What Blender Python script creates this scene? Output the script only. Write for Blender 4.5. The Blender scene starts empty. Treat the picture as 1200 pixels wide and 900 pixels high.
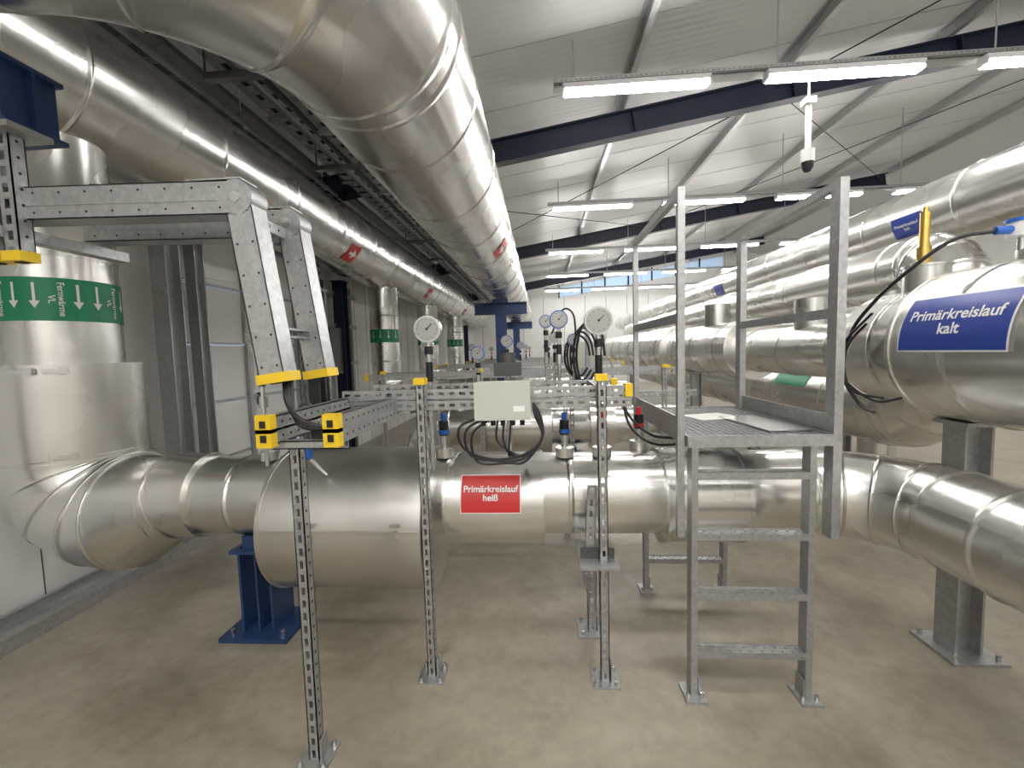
import bpy, math, random
from mathutils import Vector, Matrix
random.seed(4)
V3=Vector
bpy.context.scene.view_settings.view_transform='Standard'
# ---------------------------------------------------------------- materials
def newmat(name):
    m=bpy.data.materials.new(name); m.use_nodes=True
    nt=m.node_tree; b=nt.nodes['Principled BSDF']
    return m,nt,b
def simple(name,col,rough=.5,metal=0.,var=.08,scale=8.,bump=0.,emit=0.):
    m,nt,b=newmat(name)
    tc=nt.nodes.new('ShaderNodeTexCoord'); n=nt.nodes.new('ShaderNodeTexNoise')
    n.inputs['Scale'].default_value=scale; n.inputs['Detail'].default_value=3
    nt.links.new(tc.outputs['Object'],n.inputs['Vector'])
    r=nt.nodes.new('ShaderNodeValToRGB')
    a=[max(0,c*(1-var)) for c in col]; c2=[min(1,c*(1+var)) for c in col]
    r.color_ramp.elements[0].position=.3; r.color_ramp.elements[1].position=.7
    r.color_ramp.elements[0].color=(*a,1); r.color_ramp.elements[1].color=(*c2,1)
    nt.links.new(n.outputs['Fac'],r.inputs['Fac']); nt.links.new(r.outputs['Color'],b.inputs['Base Color'])
    b.inputs['Roughness'].default_value=rough; b.inputs['Metallic'].default_value=metal
    if bump:
        bp=nt.nodes.new('ShaderNodeBump'); bp.inputs['Strength'].default_value=bump; bp.inputs['Distance'].default_value=.01
        nt.links.new(n.outputs['Fac'],bp.inputs['Height']); nt.links.new(bp.outputs['Normal'],b.inputs['Normal'])
    if emit:
        b.inputs['Emission Color'].default_value=(*col,1); b.inputs['Emission Strength'].default_value=emit
    return m
def alu_mat(name,col,rl,rh):
    m,nt,b=newmat(name)
    tc=nt.nodes.new('ShaderNodeTexCoord')
    n=nt.nodes.new('ShaderNodeTexNoise'); n.inputs['Scale'].default_value=2.2; n.inputs['Detail'].default_value=1
    nt.links.new(tc.outputs['Object'],n.inputs['Vector'])
    mr=nt.nodes.new('ShaderNodeMapRange'); mr.inputs['From Min'].default_value=.3; mr.inputs['From Max'].default_value=.7
    mr.inputs['To Min'].default_value=rl; mr.inputs['To Max'].default_value=rh
    nt.links.new(n.outputs['Fac'],mr.inputs['Value']); nt.links.new(mr.outputs[0],b.inputs['Roughness'])
    b.inputs['Base Color'].default_value=(*col,1)
    b.inputs['Metallic'].default_value=1
    bp=nt.nodes.new('ShaderNodeBump'); bp.inputs['Strength'].default_value=.3; bp.inputs['Distance'].default_value=.02
    nt.links.new(n.outputs['Fac'],bp.inputs['Height']); nt.links.new(bp.outputs['Normal'],b.inputs['Normal'])
    return m
ALU=alu_mat('aluminium_cladding',(.79,.78,.75),.22,.3)
ALUD=alu_mat('aluminium_cladding_dull',(.70,.685,.65),.3,.38)
def galv_mat(name,c0,c1):
    m,nt,b=newmat(name)
    tc=nt.nodes.new('ShaderNodeTexCoord'); v=nt.nodes.new('ShaderNodeTexVoronoi'); v.inputs['Scale'].default_value=60
    nt.links.new(tc.outputs['Object'],v.inputs['Vector'])
    r=nt.nodes.new('ShaderNodeValToRGB'); r.color_ramp.elements[0].color=(*c0,1); r.color_ramp.elements[1].color=(*c1,1)
    nt.links.new(v.outputs['Color'],r.inputs['Fac']); nt.links.new(r.outputs['Color'],b.inputs['Base Color'])
    b.inputs['Metallic'].default_value=.75; b.inputs['Roughness'].default_value=.4
    return m
GALV=galv_mat('galvanised_steel',(.38,.39,.39),(.51,.52,.52))
BLUE=simple('blue_painted_steel',(.02,.052,.15),.4)
NAVY=simple('navy_painted_rafter',(.007,.011,.028),.45)
YEL=simple('yellow_plastic',(.85,.58,.02),.4)
BLK=simple('black_rubber',(.01,.01,.012),.45)
DARK=simple('dark_slot',(.03,.03,.03),.6)
WHT=simple('white_print',(.85,.85,.85),.5,var=.02)
RED=simple('red_sign',(.6,.03,.03),.4,var=.03)
BLS=simple('blue_sign',(.02,.05,.3),.35,var=.03)
GRN=simple('green_label',(.01,.26,.12),.4,var=.03)
BOX=simple('beige_enclosure',(.55,.56,.5),.45,var=.02)
BRASS=simple('brass',(.75,.52,.15),.3,1.)
PBLUE=simple('blue_plastic',(.02,.12,.5),.35)
PRED=simple('red_plastic',(.6,.02,.02),.35)
STEEL=simple('stainless_steel',(.65,.65,.65),.25,1.)
DIAL=simple('dial_face',(.40,.40,.38),.35,.6,var=.03)
CAMW=simple('camera_white',(.75,.75,.75),.4,var=.02)
PAPER=simple('paper',(.7,.7,.66),.8,var=.02)
DOORM=simple('door_panel_white',(.82,.83,.82),.4,var=.02)
WALLM=simple('wall_panel_white',(.74,.74,.72),.45,var=.03,scale=3)
GRYD=simple('dark_grey_steel',(.09,.09,.09),.5,.3)
TUBE=simple('lamp_diffuser',(1,.975,.945),.5,var=.0,emit=60)
WINM=simple('window_pane',(.5,.68,.9),.3,var=.1,emit=.4)
def floor_mat():
    m,nt,b=newmat('floor_concrete')
    tc=nt.nodes.new('ShaderNodeTexCoord')
    def noise(s,d,rg=.6):
        n=nt.nodes.new('ShaderNodeTexNoise'); n.inputs['Scale'].default_value=s; n.inputs['Detail'].default_value=d; n.inputs['Roughness'].default_value=rg
        nt.links.new(tc.outputs['Object'],n.inputs['Vector']); return n
    n=noise(.9,8,.68); n2=noise(16,5); n3=noise(1.7,6,.7)
    r=nt.nodes.new('ShaderNodeValToRGB'); r.color_ramp.elements[0].position=.3; r.color_ramp.elements[1].position=.72
    r.color_ramp.elements[0].color=(.235,.205,.155,1); r.color_ramp.elements[1].color=(.44,.395,.315,1)
    mx=nt.nodes.new('ShaderNodeMath'); mx.operation='MULTIPLY_ADD'; mx.inputs[1].default_value=.3
    sb=nt.nodes.new('ShaderNodeMath'); sb.operation='SUBTRACT'; sb.inputs[1].default_value=.15
    nt.links.new(n2.outputs['Fac'],mx.inputs[0]); nt.links.new(n.outputs['Fac'],mx.inputs[2]); nt.links.new(mx.outputs[0],sb.inputs[0])
    nt.links.new(sb.outputs[0],r.inputs['Fac'])
    r3=nt.nodes.new('ShaderNodeValToRGB'); r3.color_ramp.elements[0].position=.5; r3.color_ramp.elements[1].position=.72
    r3.color_ramp.elements[0].color=(1,1,1,1); r3.color_ramp.elements[1].color=(.70,.69,.66,1)
    nt.links.new(n3.outputs['Fac'],r3.inputs['Fac'])
    mm=nt.nodes.new('ShaderNodeMixRGB'); mm.blend_type='MULTIPLY'; mm.inputs['Fac'].default_value=1
    nt.links.new(r.outputs['Color'],mm.inputs[1]); nt.links.new(r3.outputs['Color'],mm.inputs[2])
    nt.links.new(mm.outputs[0],b.inputs['Base Color'])
    mr=nt.nodes.new('ShaderNodeMapRange'); mr.inputs['To Min'].default_value=.22; mr.inputs['To Max'].default_value=.5
    nt.links.new(n.outputs['Fac'],mr.inputs['Value']); nt.links.new(mr.outputs[0],b.inputs['Roughness'])
    return m
FLOOR=floor_mat()
def ceil_mat():
    m,nt,b=newmat('ceiling_sandwich_panel')
    tc=nt.nodes.new('ShaderNodeTexCoord')
    w=nt.nodes.new('ShaderNodeTexWave'); w.bands_direction='Y'; w.inputs['Scale'].default_value=3.14
    nt.links.new(tc.outputs['Object'],w.inputs['Vector'])
    bp=nt.nodes.new('ShaderNodeBump'); bp.inputs['Strength'].default_value=.12; bp.inputs['Distance'].default_value=.01
    nt.links.new(w.outputs['Fac'],bp.inputs['Height']); nt.links.new(bp.outputs['Normal'],b.inputs['Normal'])
    b.inputs['Base Color'].default_value=(.58,.58,.565,1); b.inputs['Roughness'].default_value=.35
    return m
CEIL=ceil_mat()
# ---------------------------------------------------------------- mesh builder
class MB:
    def __init__(s,name): s.name=name; s.v=[]; s.f=[]; s.m=[]; s.s=[]; s.mats=[]
    def mi(s,mat):
        if mat not in s.mats: s.mats.append(mat)
        return s.mats.index(mat)
    def add(s,vs,fs,mat,smooth=False):
        o=len(s.v); s.v+= [tuple(p) for p in vs]; i=s.mi(mat)
        for f in fs: s.f.append([o+k for k in f]); s.m.append(i); s.s.append(smooth)
    def box(s,c,size,mat,rot=None):
        c=V3(c); hx,hy,hz=[q/2 for q in size]
        vs=[V3((x,y,z)) for x in(-hx,hx) for y in(-hy,hy) for z in(-hz,hz)]
        if rot is not None: vs=[rot@q for q in vs]
        s.add([c+q for q in vs],[(0,1,3,2),(4,6,7,5),(0,4,5,1),(2,3,7,6),(0,2,6,4),(1,5,7,3)],mat)
    def sweep(s,pts,rs,mat,n=32,caps=True,smooth=True):
        pts=[V3(p) for p in pts]; N=len(pts)
        if not isinstance(rs,(list,tuple)): rs=[rs]*N
        T=[]
        for i in range(N):
            a=pts[max(0,i-1)]; b=pts[min(N-1,i+1)]
            if 0<i<N-1:
                d=(pts[i]-a).normalized()+(b-pts[i]).normalized()
            else: d=b-a
            T.append(d.normalized())
        u=T[0].orthogonal().normalized()
        if abs(T[0].z)<.9: u=(V3((0,0,1))-T[0]*T[0].z).normalized()
        vs=[]
        for i in range(N):
            u=(u-T[i]*u.dot(T[i])).normalized(); w=T[i].cross(u)
            for k in range(n):
                a=2*math.pi*k/n; vs.append(pts[i]+(u*math.cos(a)+w*math.sin(a))*rs[i])
        fs=[]
        for i in range(N-1):
            for k in range(n):
                k2=(k+1)%n; fs.append((i*n+k,i*n+k2,(i+1)*n+k2,(i+1)*n+k))
        s.add(vs,fs,mat,smooth)
        if caps:
            s.add(vs[:n],[tuple(range(n))[::-1]],mat); s.add(vs[-n:],[tuple(range(n))],mat)
    def cyl(s,p0,p1,r,mat,n=24,caps=True): s.sweep([p0,p1],r,mat,n,caps)
    def strut(s,p0,p1,w,h,open_dir,mat=None,slot=True,caps=None,t=.004,holes=False):
        """C channel: slotted back opposite to open_dir"""
        mat=mat or GALV
        p0=V3(p0);p1=V3(p1);L=(p1-p0).length;tz=(p1-p0).normalized()
        b=V3(open_dir); b=(b-tz*b.dot(tz)).normalized(); a=b.cross(tz).normalized()
        R=Matrix((a,b,tz)).transposed(); c=(p0+p1)/2
        def bx(x,y,z,sx,sy,sz,mm=mat): s.box(c+R@V3((x,y,z)),(sx,sy,sz),mm,R)
        bx(-w/2+t/2,0,0,t,h,L); bx(w/2-t/2,0,0,t,h,L)
        lp=w*.24
        bx(-w/2+lp/2,h/2-t/2,0,lp,t,L); bx(w/2-lp/2,h/2-t/2,0,lp,t,L)
        if slot:
            sw=w*.34; st=(w-sw)/2
            bx(-w/2+st/2,-h/2+t/2,0,st,t,L); bx(w/2-st/2,-h/2+t/2,0,st,t,L)
            per=.05; k=max(1,int(L/per)); per=L/k
            for i in range(k+1):
                z=-L/2+i*per; bl=per*.42
                if i==0: bx(0,-h/2+t/2,z+bl/4,sw,t,bl/2)
                elif i==k: bx(0,-h/2+t/2,z-bl/4,sw,t,bl/2)
                else: bx(0,-h/2+t/2,z,sw,t,bl)
            for i in range(k):
                z=-L/2+(i+.5)*per
                for sx in(-1,1):
                    q=c+R@V3((sx*(w/2),0,z)); s.cyl(q-a*.0008,q+a*.0008,.0055,DARK,8)
        else: bx(0,-h/2+t/2,0,w,t,L)
        if holes:
            k=int(L/.1)
            for i in range(k):
                z=-L/2+(i+.5)*L/k
                for x in(-w*.3,w*.3):
                    q=c+R@V3((x,-h/2,z)); s.cyl(q-b*.0008,q+b*.0008,.0045,DARK,8)
            bx(0,-h/2+t/2,0,w*.2,t*2.2,L)
        if caps:
            for e in caps:
                q=(p0 if e==0 else p1); s.box(q+tz*(.012 if e==0 else -.012),(w+.014,h+.014,.035),YEL,R)
                dd=-1 if e==0 else 1
                s.box(q+tz*(dd*.0065),(w*.5,h*.5,.006),BLK,R)
    def out(s,parent=None):
        me=bpy.data.meshes.new(s.name)
        xs=[min(p[i] for p in s.v) for i in range(3)]; xe=[max(p[i] for p in s.v) for i in range(3)]
        c=V3(((xs[0]+xe[0])/2,(xs[1]+xe[1])/2,(xs[2]+xe[2])/2))
        me.from_pydata([tuple(V3(p)-c) for p in s.v],[],s.f)
        for m in s.mats: me.materials.append(m)
        me.polygons.foreach_set('material_index',s.m); me.polygons.foreach_set('use_smooth',s.s)
        me.update()
        o=bpy.data.objects.new(s.name,me); o.location=c; bpy.context.collection.objects.link(o)
        if parent: o.parent=parent
        return o
def fillet(corners,R,step=math.radians(6)):
    C=[V3(c) for c in corners]; out=[('p',C[0])]
    for i in range(1,len(C)-1):
        d0=(C[i]-C[i-1]).normalized(); d1=(C[i+1]-C[i]).normalized()
        ang=d0.angle(d1); t=R*math.tan(ang/2); n=(d1-d0*d0.dot(d1)).normalized()
        cen=C[i]-d0*t+n*R
        k=max(2,int(ang/step)); 
        for j in range(k+1):
            a=ang*j/k; p=cen-n*R*math.cos(a)+d0*R*math.sin(a)
            out.append(('a' if j%4==0 or j==k else 'p',p))
    out.append(('p',C[-1])); return out
def pipeline(mb,corners,r,R=None,seam=1.0,mat=None,n=40,first=.5,bead=.006,caps=True,r2=None,lseam=None):
    mat=mat or ALU; R=R or r*1.6
    pts=fillet(corners,R) if len(corners)>2 else [('p',V3(corners[0])),('p',V3(corners[1]))]
    P=[p for _,p in pts]; cum=[0]
    for i in range(1,len(P)): cum.append(cum[-1]+(P[i]-P[i-1]).length)
    L=cum[-1]; beads=[cum[i] for i,(k,_) in enumerate(pts) if k=='a']
    for i in range(len(P)-1):
        if cum[i+1]-cum[i]>.35:
            q=cum[i]+first
            while q<cum[i+1]-.15: beads.append(q); q+=seam
    S=set(round(c,4) for c in cum)
    for b in beads:
        for o in(-.02,-.011,-.006,.006,.011,.02):
            if 0<b+o<L: S.add(round(b+o,4))
    S=sorted(S); pp=[];rr=[]
    j=0
    for q in S:
        while j<len(cum)-2 and cum[j+1]<q: j+=1
        f=(q-cum[j])/max(1e-9,cum[j+1]-cum[j]); f=min(1,max(0,f))
        pp.append(P[j].lerp(P[j+1],f))
        rad=r if r2 is None else r+(r2-r)*q/L
        if any(abs(q-b)<.0075 for b in beads): rad+=bead
        rr.append(rad)
    qp=[pp[0]];qr=[rr[0]]
    for a,b in zip(pp[1:],rr[1:]):
        if (a-qp[-1]).length>.0008: qp.append(a);qr.append(b)
    mb.sweep(qp,qr,mat,n,caps)
    if lseam is not None:
        for i in range(len(P)-1):
            if (P[i+1]-P[i]).length>.35:
                d=(P[i+1]-P[i]).normalized(); u=V3((0,0,1)) if abs(d.z)<.9 else V3((0,-1,0))
                Rm=Matrix.Rotation(lseam,3,d); nn=Rm@u; sd=d.cross(nn)
                M3=Matrix((sd,nn,d)).transposed(); rad=r
                mb.box((P[i]+P[i+1])/2+nn*rad,(.03,.003,(P[i+1]-P[i]).length),mat,M3)
def patch(mb,fn,w,h,mat,nu=10,nv=10,rc=0):
    vs=[fn(-w/2+w*i/nu,-h/2+h*j/nv) for j in range(nv+1) for i in range(nu+1)]
    fs=[(j*(nu+1)+i,j*(nu+1)+i+1,(j+1)*(nu+1)+i+1,(j+1)*(nu+1)+i) for j in range(nv) for i in range(nu)]
    mb.add(vs,fs,mat,True)
def poly(mb,fn,pts,mat): mb.add([fn(*p) for p in pts],[tuple(range(len(pts)))],mat)
def text(mb,fn,txt,size,mat,cu=0,cv=0,rot=0,bold=.012):
    cd=bpy.data.curves.new('t','FONT'); cd.body=txt; cd.size=size; cd.align_x='CENTER'; cd.align_y='CENTER'; cd.offset=size*bold
    cd.space_line=.95; cd.resolution_u=4
    o=bpy.data.objects.new('t',cd); bpy.context.collection.objects.link(o)
    dg=bpy.context.evaluated_depsgraph_get(); me=o.evaluated_get(dg).to_mesh()
    cr,sr=math.cos(rot),math.sin(rot)
    vs=[fn(cu+p.co.x*cr-p.co.y*sr,cv+p.co.x*sr+p.co.y*cr) for p in me.vertices]; fs=[tuple(p.vertices) for p in me.polygons]
    mb.add(vs,fs,mat); bpy.data.objects.remove(o,do_unlink=True)
def cylfn(axis,cx,cz,R,pos,a0,side):
    def f(u,v,k=0):
        a=a0+v/R
        if axis=='X': return V3((pos+u,cx-R*math.cos(a),cz+R*math.sin(a)))
        return V3((cx+side*R*math.cos(a),pos+side*u,cz+R*math.sin(a)))
    return f
def vcyl(cx,cy,R,z0,a0):
    def f(u,v):
        a=a0+u/R; return V3((cx+R*math.cos(a),cy+R*math.sin(a),z0+v))
    return f
# ---------------------------------------------------------------- room
XL,XR,YB,YF=-3.3,11.,-5.,21.
def zc(x): return 4.67+.154*x if x<9 else 4.67+.154*9-.154*(x-9)
m=MB('floor'); m.box(((XL+XR)/2,(YB+YF)/2,-.05),(XR-XL+.4,YF-YB+.4,.1),FLOOR); m.out()
m=MB('ceiling')
for a,b in((XL-.2,9),(9,XR+.2)):
    m.add([(a,YB-.2,zc(a)),(b,YB-.2,zc(b)),(b,YF+.2,zc(b)),(a,YF+.2,zc(a)),(a,YB-.2,zc(a)+.12),(b,YB-.2,zc(b)+.12),(b,YF+.2,zc(b)+.12),(a,YF+.2,zc(a)+.12)],
     [(0,1,2,3),(7,6,5,4),(0,4,5,1),(2,6,7,3),(1,5,6,2),(0,3,7,4)],CEIL)
y=YB+.5
while y<YF:
    for a,b in((XL,9),):
        c=V3(((a+b)/2,y,(zc(a)+zc(b))/2-.002)); m.box(c,((b-a)*1.012,.012,.006),GALV,Matrix.Rotation(-math.atan(.154),3,'Y'))
    y+=1.0
m.out()
m=MB('wall_left'); 
m.box((XL-.05,(YB+3.6)/2,2.1),(.1,3.6-YB,4.2),WALLM); m.box((XL-.05,(5.6+YF)/2,2.1),(.1,YF-5.6,4.2),WALLM); m.box((XL-.05,4.6,3.55),(.1,2.0,1.3),WALLM)
y=YB
while y<YF:
    if not(3.5<y<5.7): m.box((XL+.001,y,2.05),(.004,.006,4.1),GRYD)
    y+=.5
m.out()
m=MB('wall_right'); m.box((XR+.05,8,2.7),(.1,26,5.4),WALLM); m.out()
m=MB('wall_far'); m.add([(XL,YF,0),(XR,YF,0),(XR,YF,zc(XR)),(9,YF,zc(9)),(XL,YF,zc(XL))],[(0,1,2,3,4)],WALLM)
for i in range(14): m.box((XL+i+.5,YF-.003,2.1),(.015,.004,4.2),DARK)
m.out()
m=MB('wall_back'); m.add([(XL,YB,0),(XR,YB,0),(XR,YB,zc(XR)),(9,YB,zc(9)),(XL,YB,zc(XL))],[(4,3,2,1,0)],WALLM); m.out()
m=MB('window_1')
for i in range(7):
    x0=1.0+i*1.1; z1=zc(x0)-.18
    m.add([(x0,YF-.03,z1-.45),(x0+1.02,YF-.03,z1-.45+.15),(x0+1.02,YF-.03,z1+.155),(x0,YF-.03,z1)],[(0,1,2,3)],WINM)
    m.box((x0-.04,YF-.04,z1-.2),(.06,.05,.6),NAVY)
m.out()
m=MB('door_1')
for k in range(5):
    for j in range(2):
        m.box((XL-.03,4.1+j*1.0,.3+k*.585),(.05,.985,.57),DOORM)
        m.box((XL+.0,4.1+j*1.0,.3+k*.585),(.012,.8,.42),DOORM)
for y in(3.62,4.6,5.58): m.box((XL+.02,y,1.45),(.04,.05,2.9),GALV)
for k in range(6): m.box((XL+.015,4.6,.02+k*.585),(.03,1.95,.02),GALV)
m.box((XL+.04,4.6,2.95),(.08,2.1,.1),GALV)
m.box((XL+.03,4.75,1.15),(.03,.05,.14),DARK)
m.out()
m=MB('trim_door_rail')
m.box((-3.02,.8,.045),(.05,9,.09),GALV); m.box((-3.12,.8,.02),(.2,9,.04),GALV); m.box((-3.22,.8,.06),(.03,9,.12),GALV)
m.out()
def column(y,x=-3.1,w=.14,mat=GALV,h=2.78):
    m=MB('steel_column')
    m.box((x,y-w/2,h/2),(w,.012,h),mat); m.box((x,y+w/2,h/2),(w,.012,h),mat); m.box((x,y,h/2),(.012,w,h),mat)
    m.box((x,y,.01),(w+.08,w+.08,.02),mat); m.box((x,y,h),(w+.04,w+.04,.015),mat); m.out()
column(3.42);column(3.8,-3.16,.1);column(5.75,-3.12,.16,GRYD);column(6.6,-3.12,.16,NAVY);column(12,-3.12,.16,NAVY);column(18,-3.12,.16,NAVY);column(0,-3.12,.16,NAVY)
m=MB('wall_conduit_rack')
for i,y in enumerate((5.95,6.1,6.25,6.9,7.1)):
    m.box((XL+.07,y,1.4),(.1,.07,2.7),GRYD if i%2 else GALV)
for z in(.9,1.5,2.1,2.6): m.box((XL+.1,6.5,z),(.05,1.6,.05),GALV)
m.box((XL+.12,6.35,1.7),(.18,.4,.7),GRYD)
m.out()
def rafter(y):
    m=MB('roof_rafter'); x0,x1=-3.2,9.
    ang=-math.atan(.154); L=(x1-x0)/math.cos(ang); R=Matrix.Rotation(ang,3,'Y'); xc=(x0+x1)/2
    zt=zc(xc)-.13
    m.box((xc,y,zt),(L,.16,.016),NAVY,R); m.box((xc,y,zt-.3),(L,.16,.016),NAVY,R); m.box((xc,y,zt-.15),(L,.012,.3),NAVY,R)
    k=0
    while x0+.5+k*2<x1:
        xx=x0+.5+k*2; m.box((xx,y,zc(xx)-.28),(.012,.15,.29),NAVY,R); k+=1
    m.out()
for y in(0,6,12,18): rafter(y)
m=MB('roof_purlins')
for i in range(7):
    x=-2.9+i*2.0; z=zc(x)
    m.box((x,8,z-.06),(.008,25.9,.12),GALV); m.box((x+.03,8,z-.12),(.06,25.9,.006),GALV); m.box((x-.03,8,z-.006),(.06,25.9,.006),GALV)
m.out()
def rod(name,ps,r=.008,mat=BLK):
    m=MB(name)
    for a,b in ps: m.cyl(a,b,r,mat,8)
    m.out()
rod('roof_bracing_rods',[((-2.9,6,zc(-2.9)-.3),(3.1,12,zc(3.1)-.3)),((3.1,6,zc(3.1)-.3),(-2.9,12,zc(-2.9)-.3)),((3.1,6,zc(3.1)-.25),(8.9,12,zc(8.9)-.25)),((8.9,6,zc(8.9)-.25),(3.1,12,zc(3.1)-.25)),
 ((3.1,0,zc(3.1)-.25),(8.9,6,zc(8.9)-.25)),((8.9,0,zc(8.9)-.25),(3.1,6,zc(3.1)-.25))])
def lamp(x,y,z=4.24):
    m=MB('linear_ceiling_lamp')
    m.box((x,y,z+.035),(1.46,.1,.05),CAMW); m.box((x,y,z-.01),(1.42,.1,.04),TUBE)
    m.box((x-.725,y,z),(.02,.1,.05),CAMW); m.box((x+.725,y,z),(.02,.1,.05),CAMW); m.out()
rows=[-2.6,1.0,4.6,8.2,11.8,15.4,19.0]
for y in rows:
    for x in(1.02,3.02,5.02,7.02):
        lamp(x,y)
    m=MB('lamp_support_rail')
    m.strut((.2,y,4.335),(7.9,y,4.335),.06,.04,(0,0,-1),slot=(y>4 and y<5))
    m.box((4.05,y+.1,4.33),(7.7,.12,.015),GALV)
    for x in(.4,2.4,4.4,6.4): m.cyl((x,y,4.35),(x,y,zc(x)-.005),.008,GALV,8)
    m.out()
for y in(-2.6,-.6): lamp(-1.2,y,4.1)  # extra unseen lamps behind the camera, added to brighten the left side
lamp(1.02,-.8);lamp(-1.0,-4.2,4.1)  # more unseen lamps outside the row grid, added as foreground fill
# ---------------------------------------------------------------- main pipes
m=MB('overhead_supply_pipe')
pipeline(m,[(-2.8,.9,3.23),(-2.8,20.5,3.23)],.44,seam=1.0,first=.35,n=56,lseam=math.radians(-150))
for (y,sz) in((5.6,.32),(9.5,.3),(14,.3)):
    f=cylfn('Y',-2.8,3.23,.446,y,math.radians(-38),1)
    g=lambda u,v,f=f:f(u*.9+v*.25,v)
    patch(m,g,sz,sz*.8,RED); poly(m,lambda u,v:g(u,v)+V3((.003,0,-.003)),[(-.1,-.02),(.0,-.02),(.0,-.07),(.12,0),(.0,.07),(.0,.02),(-.1,.02)],WHT)
m.out()
m=MB('overhead_return_pipe')
pipeline(m,[(-2.75,.93,3.04),(-.735,1.17,3.04),(-.735,17,3.04)],.42,R=.9,seam=.9,first=.45,n=64,lseam=math.radians(140))
f=cylfn('Y',-.735,3.04,.426,4.9,math.radians(-40),1)
patch(m,f,.3,.22,RED); poly(m,lambda u,v:f(u,v)+V3((.003,0,-.003)),[(-.1,-.02),(.0,-.02),(.0,-.06),(.12,0),(.0,.06),(.0,.02),(-.1,.02)],WHT)
m.out()
m=MB('primary_hot_pipe')
XV,YV,ZH=-2.8,2.35,.815
m.cyl((XV,YV,1.55),(XV,YV,2.86),.265,ALU,56)
for z in(2.2,2.5): m.sweep([(XV,YV,z-.01),(XV,YV,z+.01)],.271,ALU,56)
f=vcyl(XV,YV,.270,1.955,math.radians(-50))
patch(m,f,1.25,.23,GRN,nu=40,nv=1)
f2=vcyl(XV,YV,.273,1.955,math.radians(-50))
for i in range(13):
    u=-.56+i*.085
    if i%3!=1: poly(m,f2,[(u-.006,-.01),(u-.022,-.01),(u,-.05),(u+.022,-.01),(u+.006,-.01),(u+.006,.085),(u-.006,.085)],WHT)
    else: text(m,f2,'Fernwärme\nVL',.04,WHT,u,0,-math.pi/2)
m.cyl((XV,YV,1.06),(XV,YV,1.6),.36,ALU,56); m.cyl((XV,YV,1.585),(XV,YV,1.605),.366,ALU,56); m.cyl((XV,YV,1.06),(XV,YV,1.075),.366,ALU,56)
# segmented elbow, then reducer to the horizontal run
pipeline(m,[(XV,YV,1.09),(XV,YV,.725),(-2.43,YV,.725)],.357,R=.362,r2=.335,seam=2,n=56,first=2)
m.sweep([(-2.44,YV,.725),(-2.40,YV,.727),(-2.22,YV,.79),(-2.16,YV,.805)],[.335,.332,.252,.248],ALU,56)
m.cyl((-2.20,YV,.80),(-2.18,YV,.80),.258,ALU,56)
for a,z in((-.62,1.57),(-.95,1.57),(-.6,1.11)):
    c=V3((XV+.372*math.cos(a-.2),YV+.372*math.sin(a-.2),z)); R=Matrix.Rotation(a-.2,3,'Z')
    m.box(c,(.015,.1,.022),STEEL,R); m.box(c+R@V3((.01,.03,0)),(.012,.03,.034),STEEL,R)
pipeline(m,[(-2.2,YV,ZH),(-1.95,YV,ZH)],.243,seam=.15,first=.1)
pipeline(m,[(-1.97,YV,ZH),(1.37,YV,ZH),(1.8,YV,ZH),(1.8,-1.5,ZH)],.22,R=.44,seam=.62,first=.25,n=56,lseam=math.radians(60))
m.cyl((-1.44,YV,.69),(-.60,YV,.69),.385,ALUD,64)
for x in(-1.43,-.61): m.cyl((x-.008,YV,.69),(x+.008,YV,.69),.391,ALUD,64)
for x in(-1.15,-.72):
    m.box((x,YV-.39,.78),(.05,.016,.016),STEEL); m.box((x,YV-.388,.72),(.02,.016,.06),STEEL)
m.box((-1.02,YV-.386,.74),(.82,.006,.02),ALUD)
m.cyl((-.52,YV,.79),(0,YV,.79),.25,ALU,64)
for x in(-.51,-.01): m.cyl((x-.008,YV,.79),(x+.008,YV,.79),.256,ALU,64)
m.cyl((.62,YV,.8),(1.03,YV,.8),.25,ALU,64)
for x in(.63,1.02): m.cyl((x-.008,YV,.8),(x+.008,YV,.8),.256,ALU,64)
m.out()
f=lambda R:cylfn('X',YV,.79,R,-.27,math.radians(22),1)
m=MB('hot_circuit_sign'); patch(m,f(.258),.31,.2,WHT); patch(m,f(.2595),.3,.19,RED); text(m,f(.261),'Primärkreislauf\nheiß',.046,WHT,bold=.022); m.out()
def tap(x,y,z,handle):
    m=MB('thermometer_tap')
    m.cyl((x,y,z),(x,y,z+.05),.05,ALU,20); m.cyl((x,y,z+.05),(x,y,z+.12),.018,STEEL,12); m.cyl((x,y,z+.12),(x,y,z+.2),.026,BLK,14)
    m.cyl((x,y,z+.13),(x,y,z+.15),.03,handle,14); m.cyl((x,y,z+.2),(x,y,z+.24),.014,handle,12); m.out()
tap(-.54,2.3,1.035,PBLUE); tap(.12,2.3,1.03,PBLUE); tap(.32,2.3,1.03,PRED); tap(-1.55,2.3,1.03,PBLUE); tap(.55,2.45,1.03,PRED)
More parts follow.
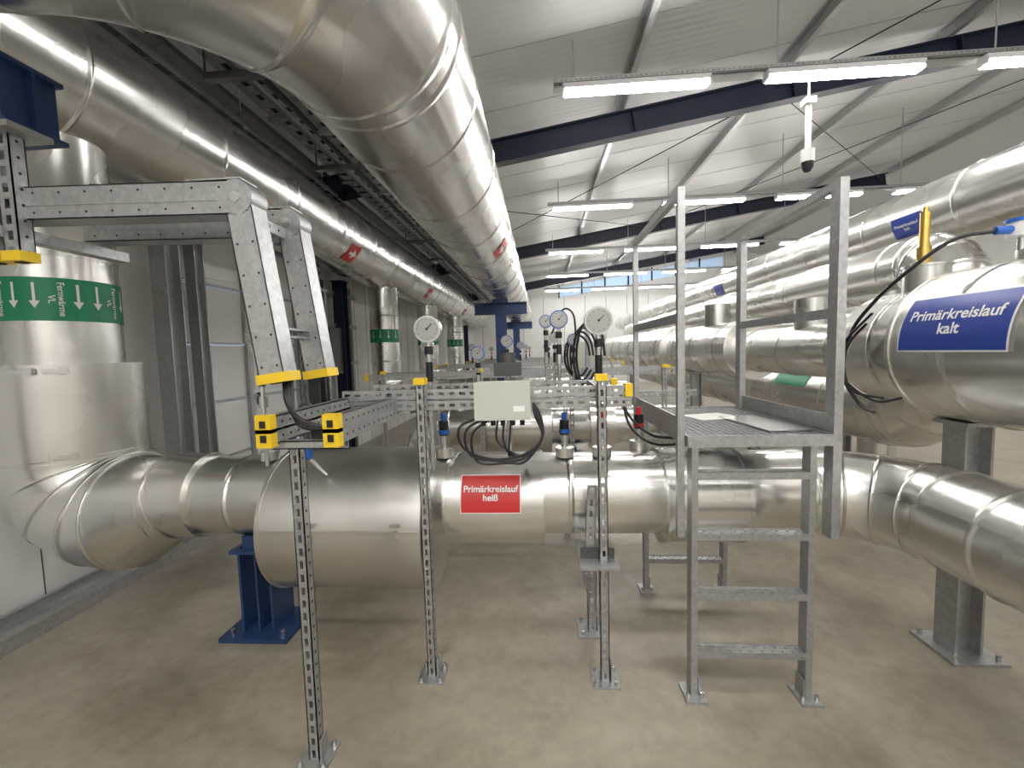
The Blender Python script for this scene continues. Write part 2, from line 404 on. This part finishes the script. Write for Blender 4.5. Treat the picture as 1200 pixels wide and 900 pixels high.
def gauge(x,y,z0,z1,r=.064,ring=None):
    m=MB('pressure_gauge')
    m.cyl((x,y,z0),(x,y,z1-r),.012,STEEL,12); m.cyl((x,y,z1-r-.06),(x,y,z1-r-.02),.022,BLK,12); m.cyl((x,y,z1-r-.2),(x,y,z1-r-.1),.018,BLK,12)
    m.cyl((x,y,(z0+z1)/2-.03),(x,y,(z0+z1)/2+.03),.022,STEEL,8)
    m.cyl((x,y-.02,z1),(x,y+.03,z1),r,ring or STEEL,32); m.cyl((x,y-.024,z1),(x,y-.02,z1),r*.88,DIAL,32); m.cyl((x,y-.03,z1),(x,y-.02,z1),.006,BLK,8)
    for k in range(12):
        a=k*math.pi/6; m.cyl((x+r*.72*math.cos(a),y-.026,z1+r*.72*math.sin(a)),(x+r*.72*math.cos(a),y-.0235,z1+r*.72*math.sin(a)),.0025,BLK,6)
    m.box((x+.012,y-.027,z1+.012),(.04,.003,.003),BLK,Matrix.Rotation(-.8,3,'Y'))
    m.out()
gauge(-.57,2.16,1.0,1.73,.068); gauge(.29,2.16,1.0,1.745,.07); gauge(-1.5,2.2,1.02,1.72)
gauge(.12,2.75,1.3,1.8,.058,PBLUE)
def blue_foot(x,y,ztop):
    m=MB('blue_pipe_support')
    m.box((x,y,.0125),(.40,.32,.025),BLUE); m.box((x,y,(ztop+.02)/2),(.012,.18,ztop-.02),BLUE)
    for s in(-1,1): m.box((x+s*.09,y,(ztop+.02)/2),(.014,.2,ztop-.02),BLUE)
    m.box((x,y,ztop-.01),(.26,.24,.02),BLUE)
    for a in(-1,1):
        for b in(-1,1): m.cyl((x+a*.15,y+b*.11,.025),(x+a*.15,y+b*.11,.05),.014,STEEL,6)
    m.box((x,y,ztop+.04),(.12,.2,.08),BLUE)
    m.out()
blue_foot(-1.66,2.35,.52)
# ---------------------------------------------------------------- strut frame
def baseplate(m,x,y,s=.13):
    m.box((x,y,.005),(s,s,.01),GALV); 
    for a in(-1,1):
        for b in(-1,1): m.cyl((x+a*s*.36,y+b*s*.36,.01),(x+a*s*.36,y+b*s*.36,.03),.009,STEEL,6)
    m.box((x+.03,y,.05),(.006,.05,.09),GALV)
m=MB('instrument_strut_frame')
for (x,y,z) in((-.93,1.54,1.30),(-.572,1.99,1.48),(.277,1.985,1.48)):
    m.strut((x,y,.01),(x,y,z),.041,.041,(0,1,0)); baseplate(m,x,y)
for x in(-.572,.277): m.box((x,1.99,1.475),(.055,.055,.03),YEL)
for x in(-.96,-.72):
    m.strut((x,1.40,1.325),(x,2.45,1.325),.041,.05,(0,0,-1),caps=[0]); m.strut((x,1.40,1.375),(x,2.45,1.375),.041,.05,(0,0,1),caps=[0])
m.strut((-.97,1.47,1.29),(-.7,1.47,1.29),.03,.03,(0,0,1),slot=False)
m.strut((-.97,2.035,1.355),(.42,2.035,1.355),.045,.041,(0,1,0)); m.strut((-.97,2.035,1.41),(.42,2.035,1.41),.045,.041,(0,1,0),caps=[1])
m.strut((-.97,2.43,1.41),(.42,2.43,1.41),.045,.041,(0,1,0),caps=[1])
m.strut((.277,2.04,1.41),(.277,2.43,1.41),.041,.041,(0,0,-1))
m.strut((.26,2.36,.01),(.26,2.36,.58),.05,.05,(0,1,0)); baseplate(m,.26,2.36,.16)
m.strut((.215,2.02,.62),(.235,2.04,.95),.045,.02,(0,1,0)); m.box((.25,2.05,.6),(.18,.3,.012),GALV); m.box((.25,2.0,.63),(.16,.012,.05),GRYD)
m.strut((.19,2.04,.55),(.25,2.3,.25),.04,.03,(0,1,0))
m.out()
m=MB('cable_bridge_frame')
for y in(1.5,1.8):
    m.strut((-.955,y,1.52),(-1.04,y,2.17),.095,.085,(0,1,0),slot=False,caps=[0],holes=True)
    m.strut((-1.05,y,2.165),(-1.95,y,2.185),.115,.085,(0,1,0),slot=False,holes=True)
    m.cyl((-1.042,y-.045,2.165),(-1.042,y+.045,2.165),.06,GALV,28)
    m.cyl((-1.042,y-.05,2.165),(-1.042,y-.044,2.165),.02,STEEL,6)
    m.box((-1.12,y,2.228),(.2,.09,.006),GALV)
m.strut((-1.07,1.5,2.12),(-1.07,1.8,2.12),.041,.041,(0,0,1)); m.strut((-.99,1.5,1.7),(-.99,1.8,1.7),.041,.041,(1,0,0))
for x in(-1.86,-1.95): m.strut((x,1.45,1.98),(x,1.45,2.42),.06,.05,(0,1,0),caps=[0])
m.box((-1.92,1.45,2.42),(.3,.14,.02),GALV)
m.box((-1.9,1.65,2.08),(.06,.45,.04),GALV)
m.out()
m=MB('blue_hanger_beam'); 
m.box((-2.0,1.5,2.445),(.4,.2,.016),BLUE);m.box((-2.0,1.5,2.55),(.4,.012,.21),BLUE);m.box((-2.0,1.5,2.66),(.4,.2,.016),BLUE); m.box((-1.83,1.5,2.55),(.012,.18,.21),BLUE)
m.out()
def cable(m,pts,r=.008,mat=None,n=8):
    P=[V3(p) for p in pts]; out=[]
    Q=[P[0]*2-P[1]]+P+[P[-1]*2-P[-2]]
    for i in range(1,len(Q)-2):
        for k in range(10):
            t=k/10; a,b,c,d=Q[i-1],Q[i],Q[i+1],Q[i+2]
            out.append(.5*((2*b)+(c-a)*t+(2*a-5*b+4*c-d)*t*t+(3*b-a-3*c+d)*t**3))
    out.append(P[-1]); m.sweep(out,r,mat or BLK,n)
m=MB('black_cables')
for i in range(4):
    o=i*.018
    cable(m,[(-.985+o*.6,1.55,1.7),(-.95+o*.5,1.52,1.54),(-.92+o*.4,1.48,1.44-o*.4),(-.85,1.45,1.38-o*.4),(-.76,1.5,1.345),(-.74,1.8,1.34),(-.74,2.3,1.34)],.008)
for i in range(3):
    o=i*.03
    cable(m,[(-.27+o,1.95,1.31),(-.38+o,1.93,1.26-o*.5),(-.36+o,1.93,1.16-o),(-.22+o,1.93,1.11-o*.3),(-.08,1.95,1.13-o*.6),(.0,1.97,1.2),(-.03+o*.4,1.99,1.3),(-.04,2.02,1.36)],.006)
for i in range(3):
    cable(m,[(-.20+i*.03,1.95,1.31),(-.21+i*.03,1.94,1.2),(-.15,1.95,1.14-i*.012),(-.11+i*.02,2.05,1.10),(-.09,2.2,1.06)],.005)
cable(m,[(.43,2.3,1.34),(.46,2.25,1.2),(.55,2.2,1.12),(.7,2.25,1.1),(.9,2.4,1.12)],.007)
cable(m,[(.43,2.34,1.36),(.47,2.3,1.24),(.57,2.25,1.15),(.7,2.3,1.12)],.007)
cable(m,[(1.29,2.25,1.2),(1.34,2.2,1.18),(1.38,2.22,1.1),(1.35,2.27,1.05)],.008)
m.out()
m=MB('junction_box')
m.box((-.175,1.95,1.385),(.245,.11,.165),BOX); m.box((-.175,1.888,1.385),(.252,.02,.172),BOX)
for a in(-1,1):
    for b in(-1,1): m.cyl((-.175+a*.108,1.876,1.385+b*.07),(-.175+a*.108,1.88,1.385+b*.07),.007,BOX,10)
for i in range(5): m.cyl((-.27+i*.045,1.95,1.265),(-.27+i*.045,1.95,1.305),.012,BLK,10)
m.box((-.175,2.005,1.43),(.1,.01,.06),GALV); m.box((-.1,1.877,1.35),(.05,.002,.025),WHT)
m.out()
m=MB('control_actuator'); m.box((-.2,2.6,1.5),(.16,.14,.08),GRYD); m.cyl((-.2,2.6,1.54),(-.2,2.6,1.6),.05,GRYD,20); m.cyl((-.2,2.6,1.0),(-.2,2.6,1.46),.02,STEEL,12); m.out()
m=MB('hanging_chain')
for i in range(9):
    z=1.62-i*.028; m.sweep([V3((-1.12+.008*math.cos(t)*(1 if i%2 else 0),1.95+.008*math.cos(t)*(0 if i%2 else 1),z+.016*math.sin(t))) for t in [2*math.pi*k/10 for k in range(11)]],.0028,GRYD,6,False)
m.sweep([V3((-1.12+.028*math.cos(t),1.95,1.36+.028*math.sin(t))) for t in [2*math.pi*k/16 for k in range(17)]],.008,GRYD,8,False)
m.cyl((-1.12,1.95,1.33),(-1.12,1.95,1.2),.012,GRYD,10); m.cyl((-1.12,1.95,1.2),(-1.12,1.95,1.12),.018,PBLUE,10); m.cyl((-1.12,1.95,1.12),(-1.12,2.1,1.0),.01,STEEL,10); m.cyl((-1.12,1.95,1.62),(-1.12,1.95,1.9),.006,DARK,8)
m.out()
# ---------------------------------------------------------------- step-over ladder
m=MB('step_over_platform_ladder')
xa,xb,ya,yb,zp=.667,1.166,1.92,2.79,1.19
for x in(xa,xb):
    for y in(ya,yb):
        m.box((x,y,zp/2),(.028,.06,zp),GALV); m.box((x,y-.01,.006),(.09,.12,.012),GALV); m.box((x+(.02 if x==xa else -.02),y,.05),(.006,.06,.1),GALV)
        m.cyl((x-.03,y-.04,.01),(x-.03,y-.04,.035),.01,STEEL,6); m.cyl((x+.03,y-.04,.01),(x+.03,y-.04,.035),.01,STEEL,6)
for z in(.22,.495,.77,1.045):
    for y in(ya,yb):
        m.box(((xa+xb)/2,y-.03,z-.012),(xb-xa-.02,.004,.03),GALV); m.box(((xa+xb)/2,y+.03,z-.012),(xb-xa-.02,.004,.03),GALV)
        m.box(((xa+xb)/2,y,z-.004),(xb-xa-.02,.06,.003),GALV)
        for i in range(20): m.cyl((xa+.03+i*.0228,y-.012+.024*(i%2),z-.004),(xa+.03+i*.0228,y-.012+.024*(i%2),z+.003),.006,GALV,8)
xg0,xg1,yg0,yg1=.635,1.235,1.88,2.83
m.box(((xg0+xg1)/2,yg0,zp-.0),(xg1-xg0,.006,.05),GALV);m.box(((xg0+xg1)/2,yg1,zp),(xg1-xg0,.006,.05),GALV);m.box((xg0,(yg0+yg1)/2,zp),(.006,yg1-yg0,.05),GALV);m.box((xg1,(yg0+yg1)/2,zp),(.006,yg1-yg0,.05),GALV)
k=int((xg1-xg0)/.03)
for i in range(1,k): m.box((xg0+i*(xg1-xg0)/k,(yg0+yg1)/2,zp+.005),(.003,yg1-yg0,.025),GALV)
k=int((yg1-yg0)/.03)
for i in range(1,k): m.box(((xg0+xg1)/2,yg0+i*(yg1-yg0)/k,zp+.01),(xg1-xg0,.003,.014),GALV)
for x,wx,wy in((.612,.03,.03),(1.262,.036,.06)):
    for y,zb in((1.92,.75),(2.79,1.1)):
        m.box((x,y,(zb+2.28)/2),(wx,wy,2.28-zb),GALV)
    m.box((x,2.355,2.262),(wx-.003,.87-wy-.002,.033),GALV); m.box((x,2.355,1.73),(wx-.003,.87-wy-.002,.04),GALV)
    m.box((x,2.355,1.24),(.006,.87-wy-.002,.1),GALV)
m.box((.937,2.355,1.15),(.6,.05,.03),GALV)
m.out()
m=MB('paper_sheet'); m.box((.95,2.45,zp+.0195),(.25,.2,.003),PAPER,Matrix.Rotation(.3,3,'Z')); m.out()
m=MB('checker_plate_piece'); m.box((1.1,2.2,zp+.0225),(.2,.45,.008),STEEL,Matrix.Rotation(.1,3,'Z')); m.out()
# ---------------------------------------------------------------- right: cold pipe along Y
m=MB('primary_cold_pipe')
XC,ZC=2.12,1.57
pipeline(m,[(XC,-1.5,ZC),(XC,2.3,ZC)],.37,seam=2.5,first=1.0,n=64,lseam=math.radians(20))
m.cyl((XC,2.28,ZC),(XC,2.3,ZC),.376,ALU,64)
pipeline(m,[(XC,2.3,ZC),(XC,2.75,ZC)],.31,seam=.25,first=.2,n=48)
pipeline(m,[(XC,2.75,ZC-.02),(XC,4.4,ZC-.02)],.2,seam=.6,first=.3)
pipeline(m,[(XC,4.4,ZC),(XC,6.5,ZC)],.3,seam=.7,first=.3,n=48)
pipeline(m,[(XC,6.5,ZC),(XC,19,ZC)],.36,seam=1.0,first=.3,n=48)
m.cyl((2.12,2.0,1.85),(2.12,2.0,1.98),.06,ALU,24)
m.cyl((2.12,2.52,1.8),(2.12,2.52,2.0),.1,ALU,28); m.cyl((2.12,2.52,2.0),(2.12,2.52,2.012),.108,ALU,28)
m.cyl((2.12,3.5,1.7),(2.12,3.5,1.95),.12,ALU,24)
m.cyl((2.12,5.3,1.7),(2.12,5.3,2.1),.14,ALU,24)
m.out()
f=lambda R:cylfn('Y',XC,ZC,R,1.965,math.radians(17),-1)
m=MB('cold_circuit_sign'); patch(m,f(.379),.5,.265,WHT); patch(m,f(.3805),.485,.25,BLS); text(m,f(.382),'Primärkreislauf\nkalt',.068,WHT,bold=.022); m.out()
m=MB('brass_relief_valve'); m.cyl((2.06,2.47,2.012),(2.06,2.47,2.05),.03,BRASS,12); m.cyl((2.06,2.47,2.05),(2.06,2.47,2.1),.035,BRASS,6); m.cyl((2.06,2.47,2.1),(2.06,2.47,2.28),.022,BRASS,16); m.cyl((2.06,2.47,2.28),(2.06,2.47,2.31),.012,BRASS,12); m.out()
m=MB('temperature_transmitter'); m.cyl((2.09,2.03,1.98),(2.09,2.03,2.04),.014,STEEL,12); m.cyl((2.09,2.03,2.04),(2.09,2.03,2.10),.05,CAMW,24); m.cyl((2.09,2.03,2.10),(2.09,2.03,2.115),.055,PBLUE,24); m.cyl((1.99,2.04,2.07),(2.05,2.03,2.07),.018,PBLUE,12)
cable(m,[(1.99,2.04,2.07),(1.87,2.1,2.05),(1.76,2.2,1.93),(1.72,2.35,1.8),(1.72,2.5,1.65),(1.74,2.58,1.42),(1.74,2.45,1.27),(1.71,2.3,1.24)],.009)
cable(m,[(1.72,2.35,1.75),(1.7,2.5,1.62),(1.7,2.58,1.5),(1.71,2.5,1.38),(1.71,2.3,1.3),(1.72,2.15,1.33)],.007)
cable(m,[(1.73,2.4,1.7),(1.7,2.48,1.6),(1.7,2.52,1.48),(1.71,2.46,1.34),(1.71,2.25,1.32)],.007)
m.out()
def post_support(x,y,ztop,w=.12):
    m=MB('steel_pipe_support')
    m.box((x,y,.008),(.26,.26,.016),GALV); m.box((x-w/2,y,ztop/2),(.012,w,ztop),GALV); m.box((x+w/2,y,ztop/2),(.012,w,ztop),GALV); m.box((x,y,ztop/2),(w,.01,ztop),GALV); m.box((x,y,ztop),(w+.06,w+.06,.02),GALV)
    for a in(-1,1):
        for b in(-1,1): m.cyl((x+a*.1,y+b*.1,.016),(x+a*.1,y+b*.1,.045),.012,STEEL,6)
    m.out()
post_support(2.12,2.25,1.19); post_support(2.12,6.0,1.26)
post_support(2.12,10.0,1.2)
m=MB('overhead_cold_pipe')
pipeline(m,[(3.75,-1.5,2.78),(3.75,20,2.78)],.3,seam=1.0,first=.4,n=56,lseam=math.radians(30))
f=cylfn('Y',3.75,2.78,.306,4.35,math.radians(-20),-1); patch(m,f,.32,.2,BLS); f=cylfn('Y',3.75,2.78,.309,4.35,math.radians(-20),-1); text(m,f,'Primärkreislauf\nkalt',.042,WHT)
f=cylfn('Y',3.75,2.78,.306,8.6,math.radians(-17),-1); patch(m,f,.36,.22,BLS)
m.out()
m=MB('distribution_pipe')
pipeline(m,[(3.1,3.5,2.0),(3.1,3.5,1.03),(3.1,15,1.03)],.34,R=.45,seam=.9,n=48)
f=cylfn('Y',3.1,1.03,.345,5.0,math.radians(35),-1); patch(m,f,.6,.18,GRN)
m.out()
m=MB('distribution_pipe')
pipeline(m,[(3.1,3.5,1.95),(3.1,3.5,2.2),(3.1,3.9,2.2),(3.1,15,2.2)],.24,R=.2,seam=.9,n=40); m.out()
m=MB('distribution_pipe')
pipeline(m,[(4.6,3.0,1.9),(4.6,16,1.9)],.33,seam=.9,n=40); m.out()
for (x,y) in((3.9,5.2),(3.9,7.8),(3.9,11)):
    m=MB('riser_pipe'); pipeline(m,[(x,y,.0),(x,y,2.5)],.18,seam=.6); m.out()
post_support(3.1,4.6,.67); post_support(4.6,3.9,1.56); post_support(3.1,6.4,.67); post_support(4.6,9,1.56)
# ---------------------------------------------------------------- repeated rows behind
def row(y,full=True,x0=-1.3,x1=1.5,drum=-.2):
    m=MB('heating_circuit_pipe')
    if full:
        f=[(-2.8,y,2.81),(-2.8,y,.8),(x1,y,.8)]
        pipeline(m,f,.25,R=.45,seam=.8)
        fn=vcyl(-2.8,y,.257,1.955,math.radians(-60)); patch(m,fn,1.0,.23,GRN,nu=24,nv=1)
        f3=vcyl(-2.8,y,.26,1.955,math.radians(-60))
        for i in range(6):
            u=-.4+i*.14; poly(m,f3,[(u-.006,-.01),(u-.022,-.01),(u,-.05),(u+.022,-.01),(u+.006,-.01),(u+.006,.085),(u-.006,.085)],WHT)
    else: pipeline(m,[(x0,y,.0),(x0,y,.8),(x1,y,.8)],.2,R=.3,seam=.6)
    m.cyl((drum-.4,y,.8),(drum+.3,y,.8),.3,ALU,40)
    m.cyl((drum+.7,y,.8),(drum+.95,y,.8),.25,ALU,40)
    m.out()
    m=MB('instrument_strut_frame')
    yy=y-.36
    for x in(-1.6,-.6,.3,1.2):
        m.strut((x,yy,0),(x,yy,1.42),.041,.041,(0,1,0),slot=y<6)
        m.box((x,yy,1.43),(.05,.05,.03),YEL)
    m.strut((-1.8,yy+.045,1.38),(1.4,yy+.045,1.38),.06,.041,(0,1,0),slot=y<6,caps=[0,1])
    m.strut((-1.8,yy+.5,1.38),(1.4,yy+.5,1.38),.06,.041,(0,1,0),slot=False,caps=[0,1])
    m.out()
    for x,z in((-1.2,1.7),(-.35,1.72),(.15,1.75),(.62,1.72)): gauge(x,y-.1,1.0,z,.065,random.choice([None,PBLUE,None]))
    tap(-.9,y,1.04 if full else .99,PRED); tap(.9,y,1.04 if full else .99,PBLUE)
    blue_foot(-.9,y,.45) if full else blue_foot(.3,y,.5)
row(4.6,False); row(7.6); row(10.6); row(14.0)
m=MB('junction_box'); m.box((.5,5.0,1.5),(.3,.1,.4),BOX);m.box((.5,4.945,1.5),(.29,.02,.38),BOX); m.out()
for y in(8.2,13.5):
    m=MB('blue_pipe_portal')
    m.box((-.735,y,2.54),(1.0,.2,.015),BLUE); m.box((-.735,y,2.44),(1.0,.012,.2),BLUE); m.box((-.735,y,2.34),(1.0,.2,.015),BLUE)
    m.box((-.735,y-.09,1.17),(.2,.014,2.34),BLUE); m.box((-.735,y+.09,1.17),(.2,.014,2.34),BLUE); m.box((-.735,y,1.17),(.012,.18,2.34),BLUE); m.box((-.735,y,2.58),(.3,.2,.07),BLUE); m.out()
for (x,y,z) in((.05,3.6,1.85),(.3,3.9,1.7),(-.5,3.4,1.6)): gauge(x,y,1.2,z,.055,PBLUE)
m=MB('instrument_stand'); m.strut((-1.1,3.65,1.22),(1.3,3.65,1.22),.05,.041,(0,1,0))
for x in(-.9,.2,1.2): m.strut((x,3.6,0),(x,3.6,1.3),.041,.041,(0,1,0))
m.out()
m=MB('cable_loops')
for k in range(5):
    cable(m,[V3((.35+.12*math.cos(t)+k*.02,4.1-k*.1,1.55+.28*math.sin(t)*(.7+.1*k))) for t in [2*math.pi*j/10 for j in range(10)]],.01)
cable(m,[(.3,3.6,1.7),(.28,3.6,1.9),(.2,3.7,1.95),(.1,3.6,1.75)],.008)
m.strut((.45,4.12,1.2),(.45,4.12,1.9),.041,.041,(0,1,0),slot=False); m.box((.42,3.9,1.22),(.3,.6,.02),GALV)
m.out()
def tray(x,z,y0,y1,w=.3,mat=GALV):
    m=MB('cable_tray')
    m.box((x-w/2,(y0+y1)/2,z+.03),(.004,y1-y0,.06),mat); m.box((x+w/2,(y0+y1)/2,z+.03),(.004,y1-y0,.06),mat)
    y=y0
    while y<y1: m.box((x,y,z),(w,.12,.004),mat); y+=.2
    for i in range(3): m.cyl((x-.08+i*.07,y0,z+.025),(x-.08+i*.07,y1,z+.025),.02,BLK,8)
    y=y0+.5
    while y<y1:
        m.cyl((x-w/2,y,z),(x-w/2,y,zc(x-w/2)-.005),.006,GALV,6); m.cyl((x+w/2,y,z),(x+w/2,y,zc(x+w/2)-.005),.006,GALV,6); m.box((x,y,z-.02),(w+.06,.04,.03),GALV); y+=1.5
    m.out()
tray(-2.95,3.8,-1,18,.4);tray(-2.3,3.85,-1,18);tray(-1.85,3.7,-1,18,.25);tray(-1.45,3.95,-1,18,.3)
m=MB('sprinkler_pipes')
for x,z,r in((-2.05,3.62,.03),(-1.65,3.8,.04),(-1.25,3.72,.03),(-2.08,3.76,.03)): m.cyl((x,-2,z),(x,19,z),r,GRYD,12)
for y in(1.5,3.0,4.5,7.5,9):
    m.box((-1.75,y,3.58),(1.1,.05,.05),GRYD)
    m.cyl((-1.2,y,3.58),(-1.2,y,zc(-1.2)-.01),.008,GRYD,6);m.cyl((-2.3,y,3.58),(-2.3,y,zc(-2.3)-.01),.008,GRYD,6)
m.out()
m=MB('security_camera')
x,y=2.75,4.68
m.cyl((x,y,4.02),(x,y,4.325),.01,GALV,10); m.box((x,y,4.03),(.1,.1,.06),CAMW); m.cyl((x,y,3.56),(x,y,4.02),.028,CAMW,16); m.cyl((x,y,3.44),(x,y,3.56),.062,CAMW,24)
m.sweep([(x,y,3.44),(x,y,3.39),(x,y,3.35),(x,y,3.34)],[.058,.052,.03,.005],BLK,24); m.out()
# ---------------------------------------------------------------- world + camera
w=bpy.data.worlds.new('World'); bpy.context.scene.world=w; w.use_nodes=True
w.node_tree.nodes['Background'].inputs[0].default_value=(.6,.7,.9,1); w.node_tree.nodes['Background'].inputs[1].default_value=.6
cam=bpy.data.cameras.new('camera'); co=bpy.data.objects.new('camera',cam); bpy.context.collection.objects.link(co)
cam.lens=15; cam.sensor_width=36; cam.clip_start=.05
yaw,pitch,roll=math.radians(3.9),math.radians(4.23),.028
F=V3((-math.sin(yaw)*math.cos(pitch),math.cos(yaw)*math.cos(pitch),-math.sin(pitch)))
R0=V3((math.cos(yaw),math.sin(yaw),0)); U0=R0.cross(F)
Rc=(R0-roll*U0).normalized(); Uc=(U0+roll*R0).normalized()
M=Matrix((Rc,Uc,-F)).transposed().to_4x4(); M.translation=V3((0,0,1.6)); co.matrix_world=M
bpy.context.scene.camera=co
